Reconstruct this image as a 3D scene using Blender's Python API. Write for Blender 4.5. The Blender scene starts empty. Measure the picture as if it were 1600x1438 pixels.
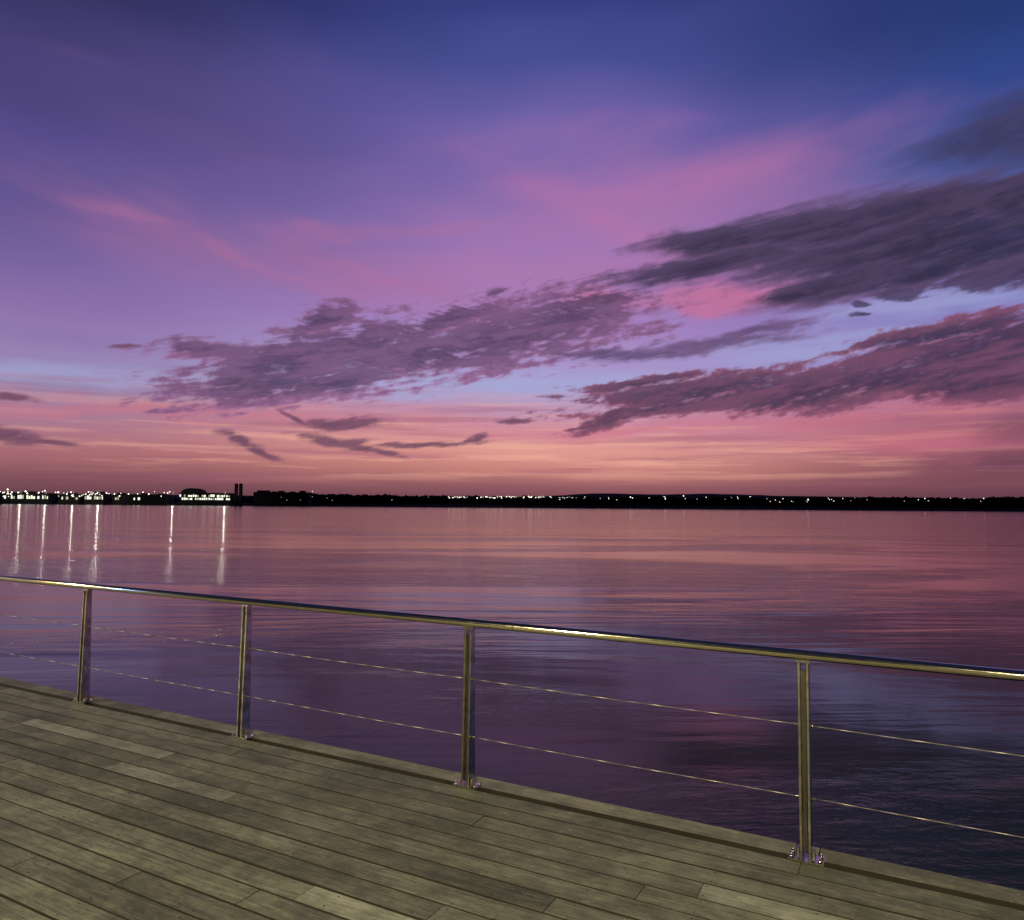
import bpy, bmesh, math, random
import numpy as np
from mathutils import Vector, Matrix, noise as mnoise
random.seed(7)
scene=bpy.context.scene
scene.view_settings.view_transform='Standard'; scene.view_settings.look='None'; scene.view_settings.exposure=0

# ---------------------------------------------------------------- camera
F=1150.0; CAMZ=1.66
Rm=Matrix.Rotation(math.radians(90+3.48),3,'X') @ Matrix.Rotation(math.radians(0.43),3,'Z')
cam=bpy.data.cameras.new('camera'); camo=bpy.data.objects.new('camera',cam)
scene.collection.objects.link(camo)
cam.sensor_width=36; cam.lens=36*F/1600; cam.clip_end=90000; cam.clip_start=0.05
camo.matrix_world=Matrix.Translation((0,0,CAMZ)) @ Rm.to_4x4()
scene.camera=camo
def pdir(x,y): return (Rm @ Vector((x-800,719-y,-F))).normalized()
def puv(x,y):
    d=pdir(x,y); return (math.atan2(d.x,d.y), d.z/math.hypot(d.x,d.y))
def at_dist(x,y,D):
    d=pdir(x,y); k=D/d.y; return Vector((d.x*k,D,CAMZ+d.z*k))
def lin(c):
    o=[]
    for v in c:
        v/=255.0
        o.append(v/12.92 if v<=0.04045 else ((v+0.055)/1.055)**2.4)
    return (o[0],o[1],o[2],1.0)

# ---------------------------------------------------------------- node helper
class NT:
    def __init__(s,nt): s.nt=nt
    def n(s,t,**k):
        nd=s.nt.nodes.new(t)
        for a,b in k.items(): setattr(nd,a,b)
        return nd
    def put(s,sock,v):
        if v is None: return
        if isinstance(v,bpy.types.NodeSocket): s.nt.links.new(v,sock)
        else: sock.default_value=v
    def m(s,op,a,b=None,c=None,clamp=False):
        nd=s.n('ShaderNodeMath',operation=op,use_clamp=clamp)
        s.put(nd.inputs[0],a); s.put(nd.inputs[1],b); s.put(nd.inputs[2],c)
        return nd.outputs[0]
    def vm(s,op,a,b=None,sc=None):
        nd=s.n('ShaderNodeVectorMath',operation=op)
        s.put(nd.inputs[0],a); s.put(nd.inputs[1],b)
        if sc is not None: s.put(nd.inputs['Scale'],sc)
        return nd.outputs['Value'] if op in('LENGTH','DOT_PRODUCT') else nd.outputs[0]
    def mapping(s,v,loc=(0,0,0),rot=(0,0,0),sc=(1,1,1),t='POINT'):
        nd=s.n('ShaderNodeMapping',vector_type=t)
        s.put(nd.inputs['Vector'],v); nd.inputs['Location'].default_value=loc
        nd.inputs['Rotation'].default_value=rot; nd.inputs['Scale'].default_value=sc
        return nd.outputs[0]
    def noise(s,v,scale=1,detail=4,rough=.5,dist=0,dim='3D',color=False):
        nd=s.n('ShaderNodeTexNoise',noise_dimensions=dim)
        s.put(nd.inputs['Vector'],v); s.put(nd.inputs['Scale'],scale)
        s.put(nd.inputs['Detail'],detail); s.put(nd.inputs['Roughness'],rough); s.put(nd.inputs['Distortion'],dist)
        return nd.outputs['Color'] if color else nd.outputs[0]
    def mr(s,v,a,b,c=0.,d=1.,smooth=True):
        nd=s.n('ShaderNodeMapRange',interpolation_type='SMOOTHSTEP' if smooth else 'LINEAR')
        s.put(nd.inputs[0],v); s.put(nd.inputs[1],a); s.put(nd.inputs[2],b); s.put(nd.inputs[3],c); s.put(nd.inputs[4],d)
        return nd.outputs[0]
    def mix(s,f,a,b,bt='MIX'):
        nd=s.n('ShaderNodeMix',data_type='RGBA',blend_type=bt)
        s.put(nd.inputs[0],f); s.put(nd.inputs[6],a); s.put(nd.inputs[7],b)
        return nd.outputs[2]

# ================================================================ SKY DOME
rng=np.random.RandomState(11)
_G=rng.rand(256,256)*2*np.pi; _GX=np.cos(_G); _GY=np.sin(_G)
def perlin(x,y):
    xi=np.floor(x).astype(int); yi=np.floor(y).astype(int); xf=x-xi; yf=y-yi
    uu=xf*xf*xf*(xf*(xf*6-15)+10); vv=yf*yf*yf*(yf*(yf*6-15)+10)
    def g(i,j,fx,fy):
        a=(xi+i)&255; b=(yi+j)&255; return _GX[a,b]*fx+_GY[a,b]*fy
    n00=g(0,0,xf,yf);n10=g(1,0,xf-1,yf);n01=g(0,1,xf,yf-1);n11=g(1,1,xf-1,yf-1)
    a=n00+uu*(n10-n00); b=n01+uu*(n11-n01); return (a+vv*(b-a))*1.4
def fbm(x,y,oct=5,rough=.55,off=0.):
    s=0;a=1;tot=0
    for k in range(oct):
        s=s+a*perlin(x*2**k+off+17.3*k,y*2**k+off*1.7+9.1*k); tot+=a; a*=rough
    return s/tot*1.25
def SS(x,a,b):
    q=np.clip((x-a)/(b-a),0,1); return q*q*(3-2*q)
def axis(dense0,dense1,step,lo,hi,coarse):
    a=list(np.arange(dense0,dense1,step)); 
    l=[];x=dense0-step;st=step
    while x>lo: l.append(x); st=min(coarse,st*1.25); x-=st
    l.append(lo); r=[];x=a[-1]+step;st=step
    while x<hi: r.append(x); st=min(coarse,st*1.25); x+=st
    r.append(hi); return np.array(l[::-1]+a+r)
AZ=axis(-.70,.70,.0011,-math.pi,math.pi,.06)
EL=axis(-.004,.66,.00105,-.25,math.pi/2-.002,.05)
U,ELg=np.meshgrid(AZ,EL); V=np.tan(np.clip(ELg,-.3,1.35))
def rot(a): 
    c,s=math.cos(a),math.sin(a); return U*c+V*s, -U*s+V*c
def streak(a,sx,sy,oct=5,rough=.55,off=0.,wu=0,wv=0):
    x,y=rot(a); return fbm((x+wu)*sx,(y+wv)*sy,oct,rough,off)
def L3(c): return np.array(lin(c)[:3])
def mix(f,a,b): 
    f=np.asarray(f)[...,None]; return a*(1-f)+b*f
def grad(px,rows,vv):
    st=sorted([(puv(px,y)[1],lin(c)) for y,c in rows],key=lambda q:q[0])
    xs=[q[0] for q in st]; return np.stack([np.interp(vv,xs,[q[1][k] for q in st]) for k in range(3)],-1)
wob=fbm(U*2.0,V*4.5,3,.5,3.)
vw=V*(1+.16*wob)
gL=grad(0,[(782,(98,60,74)),(745,(130,78,88)),(705,(172,104,112)),(665,(176,116,138)),(625,(162,126,160)),(590,(152,136,182)),(540,(152,128,184)),(470,(144,114,176)),(400,(128,102,168)),(300,(104,88,154)),(200,(86,74,142)),(100,(70,62,120)),(0,(57,52,104)),(-300,(28,30,70))],vw)
gC=grad(800,[(785,(106,64,76)),(760,(152,90,98)),(735,(206,130,120)),(705,(230,152,142)),(670,(214,140,158)),(640,(194,148,184)),(605,(168,164,214)),(560,(170,146,206)),(500,(168,130,198)),(420,(162,122,190)),(320,(138,108,180)),(200,(100,90,168)),(100,(72,78,154)),(0,(56,64,138)),(-300,(26,35,84))],vw)
gR=grad(1600,[(792,(92,54,70)),(760,(122,70,86)),(720,(142,80,96)),(680,(160,90,112)),(640,(174,104,132)),(600,(162,116,164)),(540,(144,130,196)),(470,(128,122,194)),(380,(104,108,184)),(250,(68,88,158)),(120,(46,70,144)),(0,(36,58,122)),(-300,(18,30,72))],vw)
uL=puv(0,700)[0]; uC=puv(800,700)[0]; uR=puv(1600,700)[0]
col=mix(SS(U,uL,uC),gL,gC); col=mix(SS(U,uC+.12,uR),col,gR)
wxa=streak(.15,9,20,5,.55,5.)*.030; wya=streak(.15,9,20,5,.55,40.)*.016
wxb=streak(.15,3,5,4,.5,71.)*.07; wyb=streak(.15,3,5,4,.5,90.)*.035
def field(blobs,wx,wy):
    out=np.full(U.shape,-3.0)
    for (cx,cy,rx,ry,a) in blobs:
        a=math.radians(a); c=Vector(puv(cx,cy)); e=5.0
        dx=(Vector(puv(cx+e*math.cos(a),cy-e*math.sin(a)))-c)/e
        dy=(Vector(puv(cx-e*math.sin(a),cy-e*math.cos(a)))-c)/e
        th=math.atan2(dx.y,dx.x); X_=U+wx-c.x; Y_=V+wy-c.y
        p=(X_*math.cos(th)+Y_*math.sin(th))/(dx.length*rx); q=(-X_*math.sin(th)+Y_*math.cos(th))/(dy.length*ry)
        out=np.maximum(out,1-np.sqrt(p*p+q*q))
    return out
def veil(blobs,n,lo,hi,amp,alpha,c,wx,wy):
    global col
    f=field(blobs,wx,wy)+amp*n; col=mix(SS(f,lo,hi)*alpha,col,L3(c))
n1=streak(.16,5,16,5,.5,3.1); n2=streak(-.2,7,26,5,.55,7.3); n3=streak(.03,5,50,5,.55,1.9)
veil([(1000,330,330,70,10),(930,350,170,70,-20),(1150,300,260,90,-4),(1060,430,280,55,0),(1240,300,140,90,0),(850,430,260,60,0)],n1,-.7,1.1,.6,.55,(184,114,172),wxb,wyb)
veil([(960,300,140,20,8),(900,335,110,20,-24),(1080,270,120,26,6)],n1,-.9,1.1,.8,.25,(204,114,168),wxb*.6,wyb*.6)
veil([(250,365,200,44,-20),(190,335,90,30,-14),(380,405,120,26,-22),(560,440,180,34,-8),(480,400,200,40,-8)],n2,-.7,1.1,.7,.45,(170,106,156),wxb*.5,wyb*.5)
veil([(620,362,170,12,3),(500,364,90,10,-4),(360,392,70,10,-22),(220,335,80,9,-16),(420,425,60,8,-22),(600,435,90,8,-14)],n2,-.8,.9,.8,.28,(186,110,158),wxa,wya)
veil([(1130,462,160,18,3),(1060,480,100,12,0),(950,460,70,14,4)],n1,-.7,.8,.8,.72,(206,108,150),wxa,wya)
veil([(110,90,100,9,-14),(120,520,180,14,-6),(430,250,260,30,-14)],n2,-.6,1.1,.6,.15,(116,88,146),wxb*.5,wyb*.5)
veil([(840,598,330,15,0),(620,612,200,10,2),(420,590,160,14,0),(120,585,260,16,-2),(1420,478,170,20,8),(1250,545,170,18,6)],n3,-.8,.9,.8,.55,(164,170,220),wxa,wya)
hs=streak(0,3.0,70,6,.6,5.2); hs2=streak(.01,2.4,58,6,.6,9.7)
col=mix(SS(hs,-.05,.35)*SS(V,.02,.06)*(1-SS(V,.09,.17))*(.35+.65*SS(U,-.75,-.1))*(1-.85*SS(U,.25,.75))*.7,col,L3((242,170,150)))
col=mix(SS(hs2,0,.4)*SS(V,.01,.05)*(1-SS(V,.11,.2))*.5,col,L3((170,94,122)))
veil([(1250,655,330,20,3),(1450,690,250,20,0),(250,642,330,11,-2),(1000,676,240,8,2)],n3,-.7,1.,.9,.55,(212,112,132),wxa,wya)
# dark clouds
nA=streak(.17,9,34,6,.6,2.2,wxa*.9,wya*.5); nB=streak(.20,22,110,5,.62,4.4)
nS=streak(.16,4.5,70,5,.60,6.6); nW=streak(.14,3.5,26,4,.5,12.6,wxa,wya)
nP=streak(.22,42,75,5,.62,21.3)                       # small puffy knobs
DV=np.gradient(V[:,0])[:,None]
def clouds(blobs,lo,hi,amp,wx,wy,cd,cl,alpha,extra=0,fine=.5,cr=(-.25,.3),wA=.5,wS=.5,wP=.35,core=.45,cm=None,feather=.2):
    global col
    f0=field(blobs,wx,wy)
    f=f0+amp*(nA*wA+nS*wS+nW*.3+fine*nB+wP*nP)+extra
    d=SS(f,lo,hi)*alpha
    d=d*(1-feather*SS(-(nS*.5+nB*.7),0.0,.35)*(1-SS(f,hi,hi+.5)))
    tex=.35*nA+wS*.7*nS+.35*nB+.15*nP
    sh=np.clip(.6*(1-SS(tex,*cr))+core*SS(f,lo,hi+.35),0,1)
    c=mix(sh,L3(cl)+np.zeros(col.shape),L3(cd))
    if cm is not None:
        g=np.gradient(f0,axis=0)/DV
        rim=(1-SS(f,lo+.25,hi+.35))*(.35+.65*SS(g,0,26)); c=mix(np.clip(rim*.8,0,1),c,L3(cm))
        und=SS(g,8,34)*(1-SS(f,hi,hi+.8))*SS(nS+nA*.5,-.15,.3); c=mix(und*.35,c,L3(cm))
    col=mix(d,col,c)
E=[(1340,598,340,32,6),(1520,560,240,46,8),(1480,522,170,15,10),(1600,535,130,46,8),(1080,612,190,20,9),(960,652,64,11,16),(1060,638,120,11,8),(1010,600,90,8,10),(1560,600,220,28,3),(1250,610,200,30,5)]
clouds(E,-.40,.10,1.1,wxa*.6,wya*.6,(70,50,80),(140,80,112),.95,fine=.55,cr=(-.25,.25),cm=(168,92,122),wP=.5)
wr=fbm(U*30,V*60,3,.5,33.)*2.0
rmask=np.clip(SS(field([(930,480,110,30,8),(515,495,60,24,20),(700,495,100,22,18),(620,560,120,26,10)],wxa,wya),-.3,.6),0,1)
rip=np.sin(U*230+V*880+wr)*rmask*.13
C=[(880,500,130,40,10),(780,530,200,44,9),(700,505,100,20,20),(640,555,170,42,12),(470,560,160,38,14),(505,500,54,20,28),(430,600,120,28,14),(335,550,80,18,-6),(375,590,60,26,30),(530,598,130,22,8),(780,458,26,7,20),(940,472,80,18,6),(560,540,120,30,10)]
clouds(C,-.50,.22,1.2,wxa*.6,wya*.6,(76,56,92),(146,98,144),.93,extra=rip,fine=.7,cr=(-.27,.22),cm=(166,104,154),wP=.5)
clouds([(1080,543,170,10,6),(1190,518,76,8,12),(960,552,80,9,2)],-.6,.4,1.0,wxa*.5,wya*.5,(92,70,110),(138,100,150),.9)
A=[(1500,325,280,46,7),(1320,355,250,40,10),(1140,378,130,24,6),(1130,414,170,22,10),(1400,390,280,44,8),(1340,440,170,26,12),(1560,385,180,50,10),(1240,462,70,12,8),(1640,350,170,80,5),(1460,425,120,20,14),(1460,375,220,50,8)]
clouds(A,-.45,.28,.6,wxa*.6,wya*.6,(52,46,74),(90,72,108),.97,fine=.3,wA=.3,wS=.7,wP=.25,cr=(-.3,.3),cm=(112,82,124),feather=.1)
clouds([(1530,440,70,13,8),(1590,425,50,15,15),(1410,462,34,9,5),(1345,495,16,4,0),(1345,478,14,4,0)],-.4,.2,1.0,wxa*.7,wya*.7,(66,56,88),(96,76,118),.92,wP=.6)
clouds([(1560,208,135,30,20),(1640,190,140,50,14)],-.75,.45,.5,wxa*.6,wya*.6,(60,58,96),(70,68,114),.92,fine=.2,wP=.1)
S=[(375,690,42,8,-22),(410,708,36,5,-20),(520,688,62,8,-8),(570,702,52,5,-12),(660,696,90,4,3),(745,686,18,5,18),(540,661,66,7,2),(452,652,22,4,-30),(800,656,24,4,4),(10,678,52,12,-10),(75,692,60,3,-6),(10,620,42,5,-6),(200,541,20,3,0),(865,622,24,3,0)]
clouds(S,-.6,.4,1.0,wxa*.4,wya*.4,(98,64,92),(140,86,114),.88)
clouds([(1600,668,90,30,4),(1560,725,120,20,0)],-.9,1.0,.7,wxb*.5,wyb*.5,(98,60,84),(112,68,94),.6,fine=.3,wP=.1)
yy=np.cos(U)*np.cos(ELg)
col=mix(1-SS(yy,-.5,.30),col,L3((22,24,44)))
col=mix(SS(np.sin(ELg),.58,.85),col,L3((22,29,62)))
lum=(col@np.array([.25,.6,.15]))[...,None]; col=(lum*.10+col*.90)*.98
R=40000.
nr,nc=U.shape
co=np.empty((nr,nc,3),np.float32)
co[...,0]=R*np.sin(U)*np.cos(ELg); co[...,1]=R*np.cos(U)*np.cos(ELg); co[...,2]=R*np.sin(ELg)+CAMZ
idx=np.arange(nr*nc).reshape(nr,nc)
quads=np.stack([idx[:-1,:-1],idx[1:,:-1],idx[1:,1:],idx[:-1,1:]],-1).reshape(-1,4)
me=bpy.data.meshes.new('sky')
me.vertices.add(nr*nc); me.vertices.foreach_set('co',co.ravel())
nq=len(quads); me.loops.add(nq*4); me.loops.foreach_set('vertex_index',quads.ravel().astype(np.int32))
me.polygons.add(nq); me.polygons.foreach_set('loop_start',np.arange(0,nq*4,4,dtype=np.int32))
me.update(calc_edges=True)
at=me.attributes.new('sky_colour','FLOAT_COLOR','POINT')
rgba=np.ones((nr*nc,4),np.float32); rgba[:,:3]=col.reshape(-1,3); at.data.foreach_set('color',rgba.ravel())
sm=bpy.data.materials.new('dusk_sky'); sm.use_nodes=True; sm.node_tree.nodes.clear()
t=NT(sm.node_tree); o=t.n('ShaderNodeOutputMaterial'); e=t.n('ShaderNodeEmission'); a=t.n('ShaderNodeAttribute',attribute_name='sky_colour')
t.put(e.inputs[0],a.outputs['Color']); t.put(o.inputs[0],e.outputs[0]); e.inputs[1].default_value=1.0
try: sm.cycles.emission_sampling='NONE'
except Exception as ex: print(ex)
me.materials.append(sm)
so=bpy.data.objects.new('sky',me); scene.collection.objects.link(so)
w=bpy.data.worlds.new('World'); scene.world=w; w.use_nodes=True
w.node_tree.nodes['Background'].inputs[0].default_value=lin((60,55,100)); w.node_tree.nodes['Background'].inputs[1].default_value=.3

# ---------------------------------------------------------------- materials
def newmat(name):
    m=bpy.data.materials.new(name); m.use_nodes=True; m.node_tree.nodes.clear()
    t=NT(m.node_tree); o=t.n('ShaderNodeOutputMaterial'); b=t.n('ShaderNodeBsdfPrincipled')
    t.nt.links.new(b.outputs[0],o.inputs[0]); return m,t,b,o
def simple(name,c,rough=.8,metal=0,var=.15,scale=5):
    m,t,b,o=newmat(name)
    g=t.n('ShaderNodeNewGeometry').outputs['Position']
    n=t.noise(g,scale,4,.6)
    t.put(b.inputs['Base Color'],t.mix(t.mr(n,.3,.7),tuple(x*(1-var) for x in c[:3])+(1,),tuple(x*(1+var) for x in c[:3])+(1,)))
    b.inputs['Roughness'].default_value=rough; b.inputs['Metallic'].default_value=metal
    return m
def emit(name,c,s):
    m=bpy.data.materials.new(name); m.use_nodes=True; m.node_tree.nodes.clear()
    t=NT(m.node_tree); o=t.n('ShaderNodeOutputMaterial'); e=t.n('ShaderNodeEmission')
    e.inputs[0].default_value=(*c,1); e.inputs[1].default_value=s
    t.nt.links.new(e.outputs[0],o.inputs[0]); return m
d=Vector((0.8821,-0.4710,0)); nrm=Vector((0.4710,0.8821,0)); ANG=math.atan2(d.y,d.x)
def ST(s,t,z=0): return d*s+nrm*t+Vector((0,0,z))
def st_coords(t):
    g=t.n('ShaderNodeNewGeometry'); return t.mapping(g.outputs['Position'],rot=(0,0,-ANG)), g
def wood(name,c1,c2,gain=1.0):
    m,t,b,o=newmat(name)
    sv,g=st_coords(t)
    isl=g.outputs['Random Per Island']
    off=t.n('ShaderNodeCombineXYZ'); t.put(off.inputs[0],t.m('MULTIPLY',isl,37)); t.put(off.inputs[2],t.m('MULTIPLY',isl,91))
    v2=t.vm('ADD',sv,off.outputs[0])
    grain=t.noise(t.mapping(v2,sc=(3,70,10)),1,6,.65,.4)
    fine=t.noise(t.mapping(v2,sc=(14,260,40)),1,4,.6)
    blot=t.noise(t.mapping(sv,sc=(1.2,2.2,1)),1.3,5,.6)
    blot2=t.noise(sv,9,5,.65)
    speck=t.noise(sv,55,3,.7)
    wear=t.noise(t.mapping(v2,sc=(9,30,10)),1,5,.7,.8)
    c=t.mix(t.mr(grain,.3,.7),(*c1,1),(*c2,1))
    c=t.mix(t.m('MULTIPLY',t.mr(fine,.42,.62),.35),c,tuple(x*.55 for x in c1)+(1,))
    c=t.mix(t.m('MULTIPLY',t.mr(wear,.54,.68),.42),c,tuple(x*1.25 for x in c2)+(1,))
    c=t.mix(t.m('MULTIPLY',t.mr(wear,.42,.30),.45),c,tuple(x*.5 for x in c1)+(1,))
    k=t.m('ADD',.76*gain,t.m('MULTIPLY',isl,.44*gain))
    k=t.m('MULTIPLY',k,t.mr(blot,.3,.72,.66,1.28))
    k=t.m('MULTIPLY',k,t.mr(blot2,.3,.7,.78,1.18))
    c=t.vm('SCALE',c,sc=k)
    c=t.mix(t.m('MULTIPLY',t.mr(speck,.62,.70),.55),c,(.42,.42,.34,1))
    c=t.mix(t.m('MULTIPLY',t.mr(speck,.38,.30),.5),c,(.03,.028,.02,1))
    t.put(b.inputs['Base Color'],c)
    t.put(b.inputs['Roughness'],t.mr(grain,.3,.7,.5,.75))
    bp=t.n('ShaderNodeBump'); bp.inputs['Strength'].default_value=.8; bp.inputs['Distance'].default_value=.004
    t.put(bp.inputs['Height'],t.m('ADD',t.m('ADD',grain,t.m('MULTIPLY',wear,.8)),t.m('MULTIPLY',fine,.6))); t.put(b.inputs['Normal'],bp.outputs[0])
    return m
M_wood=wood('weathered_deck_timber',(.158,.157,.108),(.285,.285,.205))
M_pale=wood('replaced_deck_timber',(.26,.26,.19),(.40,.40,.31),1.15)
M_edge=wood('edge_beam_timber',(.21,.20,.14),(.33,.32,.23))
M_side=simple('dirt_and_shade_board_edge',(.022,.018,.012),.95)  # grime plus the shade of the gaps, put into the colour
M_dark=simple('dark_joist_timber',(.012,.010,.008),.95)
def steel(name,r0,r1,c1,c2,bs=.12):
    m,t,b,o=newmat(name)
    g=t.n('ShaderNodeNewGeometry').outputs['Position']
    b.inputs['Metallic'].default_value=1
    nz=t.noise(g,14,5,.6)
    t.put(b.inputs['Base Color'],t.mix(t.mr(nz,.35,.7),c1,c2))
    t.put(b.inputs['Roughness'],t.mr(nz,.3,.7,r0,r1))
    bp=t.n('ShaderNodeBump'); bp.inputs['Strength'].default_value=bs; bp.inputs['Distance'].default_value=.003
    t.put(bp.inputs['Height'],t.noise(g,22,3,.5)); t.put(b.inputs['Normal'],bp.outputs[0])
    return m
M_steel=steel('stainless_steel_posts',.08,.26,(.74,.69,.60,1),(.38,.35,.30,1),.25)
M_rail=steel('polished_handrail_steel',.10,.15,(.96,.86,.64,1),(.84,.74,.54,1),.05)  # golden reflections of lamps and deck put into the base colour as a tint

def mkobj(name,bm,mats,parent=None):
    me=bpy.data.meshes.new(name); bm.to_mesh(me); bm.free()
    for mm in mats: me.materials.append(mm)
    ob=bpy.data.objects.new(name,me); scene.collection.objects.link(ob)
    if parent: ob.parent=parent
    return ob
def empty(name,loc=(0,0,0)):
    e=bpy.data.objects.new(name,None); e.location=loc; scene.collection.objects.link(e); return e
def box(bm,mat4,sx_,sy_,sz_,mi=0,top=None):
    fx,fy=top or (1,1)
    vs=[]
    for z,kx,ky in((0,1,1),(sz_,fx,fy)):
        for a,b_ in((-1,-1),(1,-1),(1,1),(-1,1)):
            vs.append(bm.verts.new(mat4@Vector((a*sx_/2*kx,b_*sy_/2*ky,z))))
    for f in [(3,2,1,0),(4,5,6,7),(0,1,5,4),(1,2,6,5),(2,3,7,6),(3,0,4,7)]:
        q=bm.faces.new([vs[i] for i in f]); q.material_index=mi
def cyl(bm,p0,p1,r0,r1=None,seg=16,mi=0):
    r1=r0 if r1 is None else r1
    p0=Vector(p0);p1=Vector(p1); ax=(p1-p0).normalized()
    up=Vector((0,0,1)) if abs(ax.z)<.9 else Vector((1,0,0))
    a=ax.cross(up).normalized(); b_=ax.cross(a)
    A_=[];B_=[]
    for i in range(seg):
        th=2*math.pi*i/seg; dd=a*math.cos(th)+b_*math.sin(th)
        A_.append(bm.verts.new(p0+dd*r0)); B_.append(bm.verts.new(p1+dd*r1))
    for i in range(seg):
        j=(i+1)%seg; q=bm.faces.new([A_[i],A_[j],B_[j],B_[i]]); q.material_index=mi; q.smooth=True
    q=bm.faces.new(A_[::-1]); q.material_index=mi
    q=bm.faces.new(B_); q.material_index=mi
RZ=Matrix.Rotation(ANG,4,'Z')
def MST(s,t,z): return Matrix.Translation(ST(s,t,z))@RZ
_b=bmesh.new(); bmesh.ops.create_icosphere(_b,subdivisions=1,radius=1); _b.verts.ensure_lookup_table()
ICV=np.array([v_.co[:] for v_ in _b.verts]); ICF=np.array([[v_.index for v_ in f_.verts] for f_ in _b.faces]); _b.free()
def blobs_obj(name,items,mat,jit=0.):
    V_=[];F_=[];k=0
    for (p,sx_,sy_,sz_,rz) in items:
        v_=ICV*np.array([sx_,sy_,sz_]); c_,s_=math.cos(rz),math.sin(rz)
        v_=np.stack([v_[:,0]*c_-v_[:,1]*s_,v_[:,0]*s_+v_[:,1]*c_,v_[:,2]],-1)+np.array(p[:])
        if jit: v_=v_+rng.uniform(-jit,jit,v_.shape)
        V_.append(v_);F_.append(ICF+k);k+=len(v_)
    me=bpy.data.meshes.new(name); me.from_pydata(np.concatenate(V_).tolist(),[],np.concatenate(F_).tolist()); me.materials.append(mat)
    ob=bpy.data.objects.new(name,me); scene.collection.objects.link(ob); return ob

# ---------------------------------------------------------------- DECK
RT=3.81
deck=empty('wooden_deck')
bm=bmesh.new()
BW=.140; GAP=.007
top_t=RT-.025
t0=top_t; row=0
PALE={3:[(-.82,.30),(-5.9,-4.3)],5:[(-4.45,-3.4)],9:[(-2.3,-1.0)],14:[(-.2,1.2)],12:[(-5.5,-4.0)]}
while t0>-8:
    tc_=t0-BW/2
    br=[-34+random.uniform(0,3.5)]
    while br[-1]<18: br.append(br[-1]+random.choice([2.4,3.0,3.6,3.6,4.2]))
    for (a,b_) in PALE.get(row,[]):
        br=[x for x in br if x<a-.25 or x>b_+.25]+[a,b_]
    br.sort()
    for s0,s1_ in zip(br[:-1],br[1:]):
        L=s1_-s0
        mi=2 if any(abs(s0-a)<.01 for a,_ in PALE.get(row,[])) else 0
        M4=MST(s0+L/2,tc_,-.03+random.uniform(-.0012,.0012))@Matrix.Rotation(random.uniform(-.005,.005),4,'X')
        hw=(BW-GAP)/2+random.uniform(-.0015,.0010); hl=L/2-.0015; cH=.002
        prof=[(-hw,0),(hw,0),(hw,.03-cH),(hw-cH,.03),(-hw+cH,.03),(-hw,.03-cH)]
        a_=[bm.verts.new(M4@Vector((-hl,p,z))) for p,z in prof]; c_=[bm.verts.new(M4@Vector((hl,p,z))) for p,z in prof]
        for i in range(6):
            j=(i+1)%6; f=bm.faces.new([a_[i],a_[j],c_[j],c_[i]]); f.material_index=mi if i==3 else 1  # sides and chamfers carry the painted gap shade, only the top is timber
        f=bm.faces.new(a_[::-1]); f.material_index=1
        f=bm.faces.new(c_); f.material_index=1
    t0-=BW; row+=1
bmesh.ops.recalc_face_normals(bm,faces=bm.faces)
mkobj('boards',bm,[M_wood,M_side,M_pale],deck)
bm=bmesh.new()
for r in range(34):
    tc_=top_t-BW*(r+.5)
    for k in range(-22,14):
        for q in(-.042,.042):
            p=ST(k*.45+.1+random.uniform(-.006,.006),tc_+q+random.uniform(-.004,.004),-.0005)
            cyl(bm,p,p+Vector((0,0,.0022)),.0042,seg=6)
M_screw=simple('weathered_screw',(.10,.09,.07),.6,.4)
mkobj('screws',bm,[M_screw],deck)
bm=bmesh.new()
s=-34
while s<18:
    L=4.8
    box(bm,MST(s+L/2,RT+.082,-.030),L-.005,.14,.036)
    s+=L
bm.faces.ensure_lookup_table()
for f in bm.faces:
    if f.calc_center_median().z<-.001: f.material_index=1  # gap shade painted on the beam's sides too
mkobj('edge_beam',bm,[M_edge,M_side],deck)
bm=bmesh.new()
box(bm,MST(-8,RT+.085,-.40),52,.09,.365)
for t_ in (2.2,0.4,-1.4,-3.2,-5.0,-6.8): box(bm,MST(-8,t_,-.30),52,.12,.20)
box(bm,MST(-8,-2.1,-.09),52,11.8,.02)  # near-black sheet under the boards, gap shade put into its colour
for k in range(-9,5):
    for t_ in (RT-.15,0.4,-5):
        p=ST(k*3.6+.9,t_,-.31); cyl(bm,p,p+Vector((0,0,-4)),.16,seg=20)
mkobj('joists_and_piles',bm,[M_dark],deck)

# ---------------------------------------------------------------- RAILING
rail=empty('steel_railing')
RH=.972
PS=[-6.045+1.866*k for k in range(-11,9)]
bm=bmesh.new()
for i,s in enumerate(PS):
    for sg in(-1,1):
        box(bm,MST(s+sg*.019,RT,.012),.012,.084,RH-.06,top=(1,.55))
    box(bm,MST(s,RT,.05),.024,.030,RH-.14,top=(1,.7),mi=1)
    box(bm,MST(s,RT,RH-.052),.060,.036,.012)
    box(bm,MST(s,RT,.0065),.155,.085,.006)
    for a in(-.063,.063):
        for b_ in(-.027,.027):
            p=ST(s+a,RT+b_,.0125); cyl(bm,p,p+Vector((0,0,.012)),.0105,seg=6); cyl(bm,p+Vector((0,0,.012)),p+Vector((0,0,.022)),.0055,seg=10)
    for sg in(-1,1): box(bm,MST(s+sg*.034,RT,.0127),.012,.05,.045,top=(.4,.7))
    for z in(.625,.290):
        for sg in(-1,1):
            p=ST(s+sg*.0252,RT,z); cyl(bm,p,p+d*sg*.020,.0075,seg=10)
bmesh.ops.bevel(bm,geom=[e for e in bm.edges if abs((e.verts[0].co-e.verts[1].co).normalized().z)>.95 and e.calc_length()>.5],offset=.002,segments=1,affect='EDGES')
M_web=simple('dark_steel_web',(.10,.09,.08),.5,.8)
mkobj('posts',bm,[M_steel,M_web],rail)
bm=bmesh.new()
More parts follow.
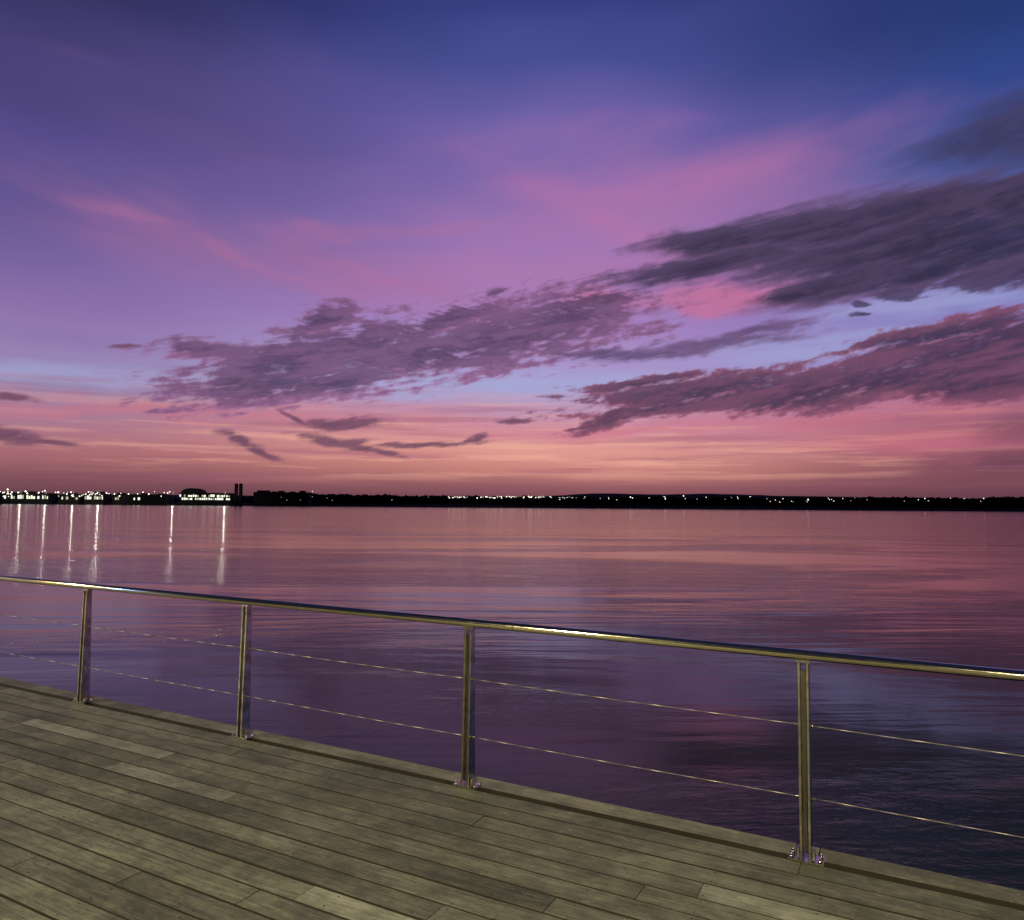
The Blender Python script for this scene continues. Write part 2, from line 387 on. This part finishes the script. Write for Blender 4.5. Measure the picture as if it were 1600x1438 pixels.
cyl(bm,ST(PS[0]-.4,RT,RH-.018),ST(PS[-1]+.4,RT,RH-.018),.0235,seg=64)
mkobj('handrail',bm,[M_rail],rail)
bm=bmesh.new()
for s in PS[1::3]: cyl(bm,ST(s+.30,RT,RH-.018),ST(s+.304,RT,RH-.018),.0242,seg=32)
mkobj('handrail_joints',bm,[M_web],rail)
bm=bmesh.new()
for z in(.625,.290):
    for a,b_ in zip(PS[:-1],PS[1:]):
        pts=[ST(a+(b_-a)*k/6,RT,z-.004*math.sin(math.pi*k/6)) for k in range(7)]
        for p,q in zip(pts[:-1],pts[1:]): cyl(bm,p,q,.0030,seg=8)
M_wire=simple('galvanised_wire',(.42,.35,.33),.38,.9)
mkobj('wire_cables',bm,[M_wire],rail)

# ---------------------------------------------------------------- promenade lamps behind the viewer
M_pole=simple('painted_lamp_steel',(.06,.065,.06),.5,.3)
def lamp(s,t,h,colr,power,rad=.13):
    e=empty('promenade_lamp',ST(s,t,0))
    bm=bmesh.new()
    cyl(bm,(0,0,.0),(0,0,.03),.16,seg=24); cyl(bm,(0,0,.03),(0,0,h-.2),.06,.04,seg=20)
    arm=nrm*.8
    cyl(bm,(0,0,h-.22),arm+Vector((0,0,h+.05)),.03,.025)
    box(bm,Matrix.Translation(arm+Vector((0,0,h+.06)))@RZ,.30,.5,.06,top=(.7,.8))
    mkobj('pole_and_head',bm,[M_pole],e)
    bm=bmesh.new(); box(bm,Matrix.Translation(arm+Vector((0,0,h+.035)))@RZ,.22,.40,.022)
    mkobj('lens',bm,[emit('lamp_lens',colr,40)],e)
    l=bpy.data.lights.new('lamp_light','POINT'); l.energy=power; l.color=colr; l.shadow_soft_size=rad
    lo=bpy.data.objects.new('lamp_light',l); scene.collection.objects.link(lo); lo.parent=e; lo.location=arm+Vector((0,0,h-.16))
lamp(1.3,-5.0,4.6,(1,.89,.50),2500,.16)
lamp(-14.0,-5.0,4.6,(1,.78,.32),2200,.14)
lamp(-22.5,-5.0,4.6,(1,.96,.85),1500)
lamp(16.0,-5.0,4.6,(1,.90,.55),1500)
lamp(-12.0,-5.6,3.0,(.10,.33,1.0),420,.12)  # unseen blue sign light, built with the same pole and head

# ---------------------------------------------------------------- WATER
WZ=-1.75
bm=bmesh.new()
bm.faces.new([bm.verts.new(p) for p in((-30000,-300,WZ),(30000,-300,WZ),(30000,25000,WZ),(-30000,25000,WZ))])
m,t,b,o=newmat('calm_bay_water')
g=t.n('ShaderNodeNewGeometry').outputs['Position']
dist=t.vm('LENGTH',t.vm('MULTIPLY',g,(1,1,0)))
b.inputs['Base Color'].default_value=(.020,.030,.015,1)
b.inputs['IOR'].default_value=1.29
patch=t.noise(t.mapping(g,sc=(.03,.10,1)),1,4,.55,.6)
rough=t.m('ADD',t.mr(dist,5,150,.10,.13),t.m('MULTIPLY',t.m('SUBTRACT',patch,.5),.12))
t.put(b.inputs['Roughness'],rough)
wv1=t.noise(t.mapping(g,rot=(0,0,.12),sc=(.5,1.2,1)),1,5,.6,.5)
wv2=t.noise(t.mapping(g,rot=(0,0,-.2),sc=(3,8,1)),1,4,.6,.4)
wv3=t.noise(t.mapping(g,rot=(0,0,.08),sc=(.05,.30,1)),1,4,.55,.5)
h=t.m('ADD',t.m('MULTIPLY',wv1,.060),t.m('MULTIPLY',wv2,.010))
h=t.m('ADD',t.m('MULTIPLY',h,t.m('MULTIPLY',t.mr(patch,.42,.62,.15,2.0),t.mr(dist,20,150,1,.35))),t.m('MULTIPLY',wv3,t.mr(dist,20,200,.10,.09)))
bp=t.n('ShaderNodeBump'); bp.inputs['Strength'].default_value=.5; bp.inputs['Distance'].default_value=1.0
t.put(bp.inputs['Height'],h); t.put(b.inputs['Normal'],bp.outputs[0])
mkobj('water',bm,[m])

# ---------------------------------------------------------------- FAR SHORE
D0=900.
M_land=simple('dark_shore',(.012,.010,.010),1,0,.3,.05)
M_hill=simple('hazy_hill',(.05,.03,.04),1,0,.2,.01)
bm=bmesh.new()
NX=420
rows=[]
for j,(yy_,zz) in enumerate([(D0-25,WZ-1),(D0-20,WZ+1.2),(D0,2.2),(D0+200,3),(D0+5000,4)]):
    r=[]
    for i in range(NX+1):
        x=-3600+7200*i/NX
        r.append(bm.verts.new((x,yy_+(10*mnoise.noise(Vector((x*.006,0,0)))+6*mnoise.noise(Vector((x*.03,0,0)))) ,zz)))
    rows.append(r)
for a,b_ in zip(rows[:-1],rows[1:]):
    for i in range(NX): bm.faces.new([a[i],a[i+1],b_[i+1],b_[i]])
mkobj('shore',bm,[M_land])
def treeh(x):
    px=800+F*x/D0
    pts=[(-3000,12),(0,5),(160,6),(270,6),(380,9),(480,12.5),(520,12),(700,11.5),(800,11),(900,11.5),(1100,12.5),(1400,13.5),(1600,14.5),(4000,16)]
    for (a,ha),(b_,hb_) in zip(pts[:-1],pts[1:]):
        if a<=px<=b_: return ha+(hb_-ha)*(px-a)/(b_-a)
    return 10
items=[]
for i in range(5200):
    x=random.uniform(-1500,1500) if i<2600 else random.uniform(-700,700)
    h=treeh(x)*random.uniform(.62,1.0)*(1+.16*mnoise.noise(Vector((x*.02,0,3))))
    r=random.uniform(1.8,4.2)
    items.append(((x,D0+random.uniform(2,40),WZ+3+h-r*.7),r*random.uniform(.9,1.6),r,r*random.uniform(.6,1.0),random.random()*3))
tl=blobs_obj('distant_treeline',items,M_land,.5)
bm=bmesh.new(); bm.from_mesh(tl.data)
for i in range(900):
    x=-1500+3000*i/900
    box(bm,Matrix.Translation((x,D0+24,0)),3.6,12,treeh(x)*.72*random.uniform(.85,1.05))
bm.to_mesh(tl.data); bm.free()
bm=bmesh.new()
N_=300; low=[];hi=[]; bk=[]
for i in range(N_+1):
    x=-6000+12000*i/N_; px=800+F*x/3200
    h=26+20*math.exp(-((px-1100)/170)**2)+14*math.exp(-((px-930)/60)**2)+12*math.exp(-((px-1420)/200)**2)+3*mnoise.noise(Vector((x*.004,0,0)))+2*mnoise.noise(Vector((x*.02,0,0)))
    low.append(bm.verts.new((x,3000,3))); hi.append(bm.verts.new((x,3200,h+CAMZ+6))); bk.append(bm.verts.new((x,3800,3)))
for i in range(N_):
    bm.faces.new([low[i],low[i+1],hi[i+1],hi[i]]); bm.faces.new([hi[i],hi[i+1],bk[i+1],bk[i]])
mkobj('distant_hills',bm,[M_hill])

M_wall=simple('building_wall',(.04,.036,.036),.9,0,.2,.2)
M_glow=emit('lit_facade',(.95,1.0,.78),1.4)
M_glow2=emit('lit_window',(1.0,.90,.62),.55)
def bld(name,px0,px1,ytop,D=870.,storeys=2,lit=.5,dome=False):
    a=at_dist(px0,ytop,D); b_=at_dist(px1,ytop,D); wdt=b_.x-a.x; cx=(a.x+b_.x)/2; H=(a.z+b_.z)/2-.5
    e=empty(name,(cx,D,.5))
    dp=16
    bm=bmesh.new()
    box(bm,Matrix.Translation((0,dp/2,-3)),wdt,dp,H+3)
    box(bm,Matrix.Translation((0,dp/2,H)),wdt+.6,dp+.6,.5)
    xx=-wdt/2+3
    while xx<wdt/2-5 and not dome:
        ww=random.uniform(3,8); box(bm,Matrix.Translation((xx+ww/2,dp/2,H+.5)),ww,dp*.6,random.uniform(.6,2.6)); xx+=ww+random.uniform(2,9)
    mkobj('walls_and_roof',bm,[M_wall],e)
    bm=bmesh.new()
    z0=H*.38 if storeys==1 else H*.35
    sh=(H-.6-z0)/storeys; nb=max(2,int(wdt/2.6)); bw=wdt/nb
    for k in range(storeys):
        for i in range(nb):
            if random.random()<lit:
                box(bm,Matrix.Translation((-wdt/2+(i+.5)*bw,-.08,z0+k*sh)),bw*random.uniform(.4,.95),.1,sh*random.uniform(.45,.8),mi=0 if random.random()<.6 else 1)
    if len(bm.verts): mkobj('windows',bm,[M_glow,M_glow2],e)
    else: bm.free()
    if dome:
        bm=bmesh.new(); seg=18; R_=12; prev=None
        for i in range(seg+1):
            th=math.pi*i/seg; x=-wdt/2+14+R_*math.cos(th); z=H+.5+5.5*math.sin(th)
            q=[bm.verts.new((x,-.3,z)),bm.verts.new((x,dp,z)),bm.verts.new((x,-.3,H+.45))]
            if prev: bm.faces.new([prev[0],q[0],q[1],prev[1]]); bm.faces.new([prev[2],q[2],q[0],prev[0]])
            prev=q
        mkobj('arched_roof',bm,[M_wall],e)
bld('waterfront_building',-60,-4,771,storeys=1,lit=.6)
bld('waterfront_building',3,76,771,storeys=1,lit=.7)
bld('waterfront_building',92,122,773,storeys=1,lit=.35)
bld('waterfront_building',132,162,772,storeys=1,lit=.6)
bld('waterfront_building',176,262,774,storeys=1,lit=.15)
bld('terminal_building',280,360,771,storeys=2,lit=.8,dome=True)
bld('warehouse_building',396,482,770,storeys=2,lit=.0)
for px in(369.5,376.5):
    p=at_dist(px,757,872.)
    e=empty('storage_silo',(p.x,872,0)); bm=bmesh.new()
    cyl(bm,(0,0,-1),(0,0,p.z),2.1,seg=20); cyl(bm,(0,0,p.z),(0,0,p.z+1),2.3,1.2,seg=20)
    mkobj('tank',bm,[M_wall],e)
dots=[]
for i in range(60): dots.append((random.uniform(700,862),777+random.uniform(-1.2,1.6),random.uniform(.28,.62)))
for i in range(34): dots.append((random.uniform(870,1180),778+random.uniform(-2,3),random.uniform(.2,.42)))
for i in range(26): dots.append((random.uniform(1190,1600),781+random.uniform(-3,5),random.uniform(.16,.4)))
for i in range(60): dots.append((random.uniform(0,270),771+random.uniform(-3,5),random.uniform(.3,.75)))
for i in range(8): dots.append((random.uniform(400,690),779+random.uniform(-3,3),random.uniform(.15,.25)))
dots+= [(1068,775,.6),(1537,779,.5),(1445,779,.5),(488,768,.35),(985,777,.6),(12,765,.9),(40,768,.9),(70,767,.8)]
blobs_obj('shoreline_lights',[(at_dist(x,y,862.),r,r,r,0) for x,y,r in dots],emit('distant_lamp_glow',(1,.95,.76),3.5))
for px,en in((33,1.0),(72,.8),(115,.9),(155,1.3),(271,.9),(352,1.1)):
    p=at_dist(px,767,850.)
    e=empty('quay_lamp',(p.x,850,0)); bm=bmesh.new()
    cyl(bm,(0,0,WZ),(0,0,p.z),.22,.12,seg=10); box(bm,Matrix.Translation((0,-.4,p.z)),1.2,1.6,.3)
    mkobj('pole_and_head',bm,[M_pole],e)
    l=bpy.data.lights.new('lamp_light','POINT'); l.energy=2100*en; l.color=(1,.93,.80); l.shadow_soft_size=.8
    lo=bpy.data.objects.new('lamp_light',l); scene.collection.objects.link(lo); lo.parent=e; lo.location=(0,-1.5,p.z-1.2)
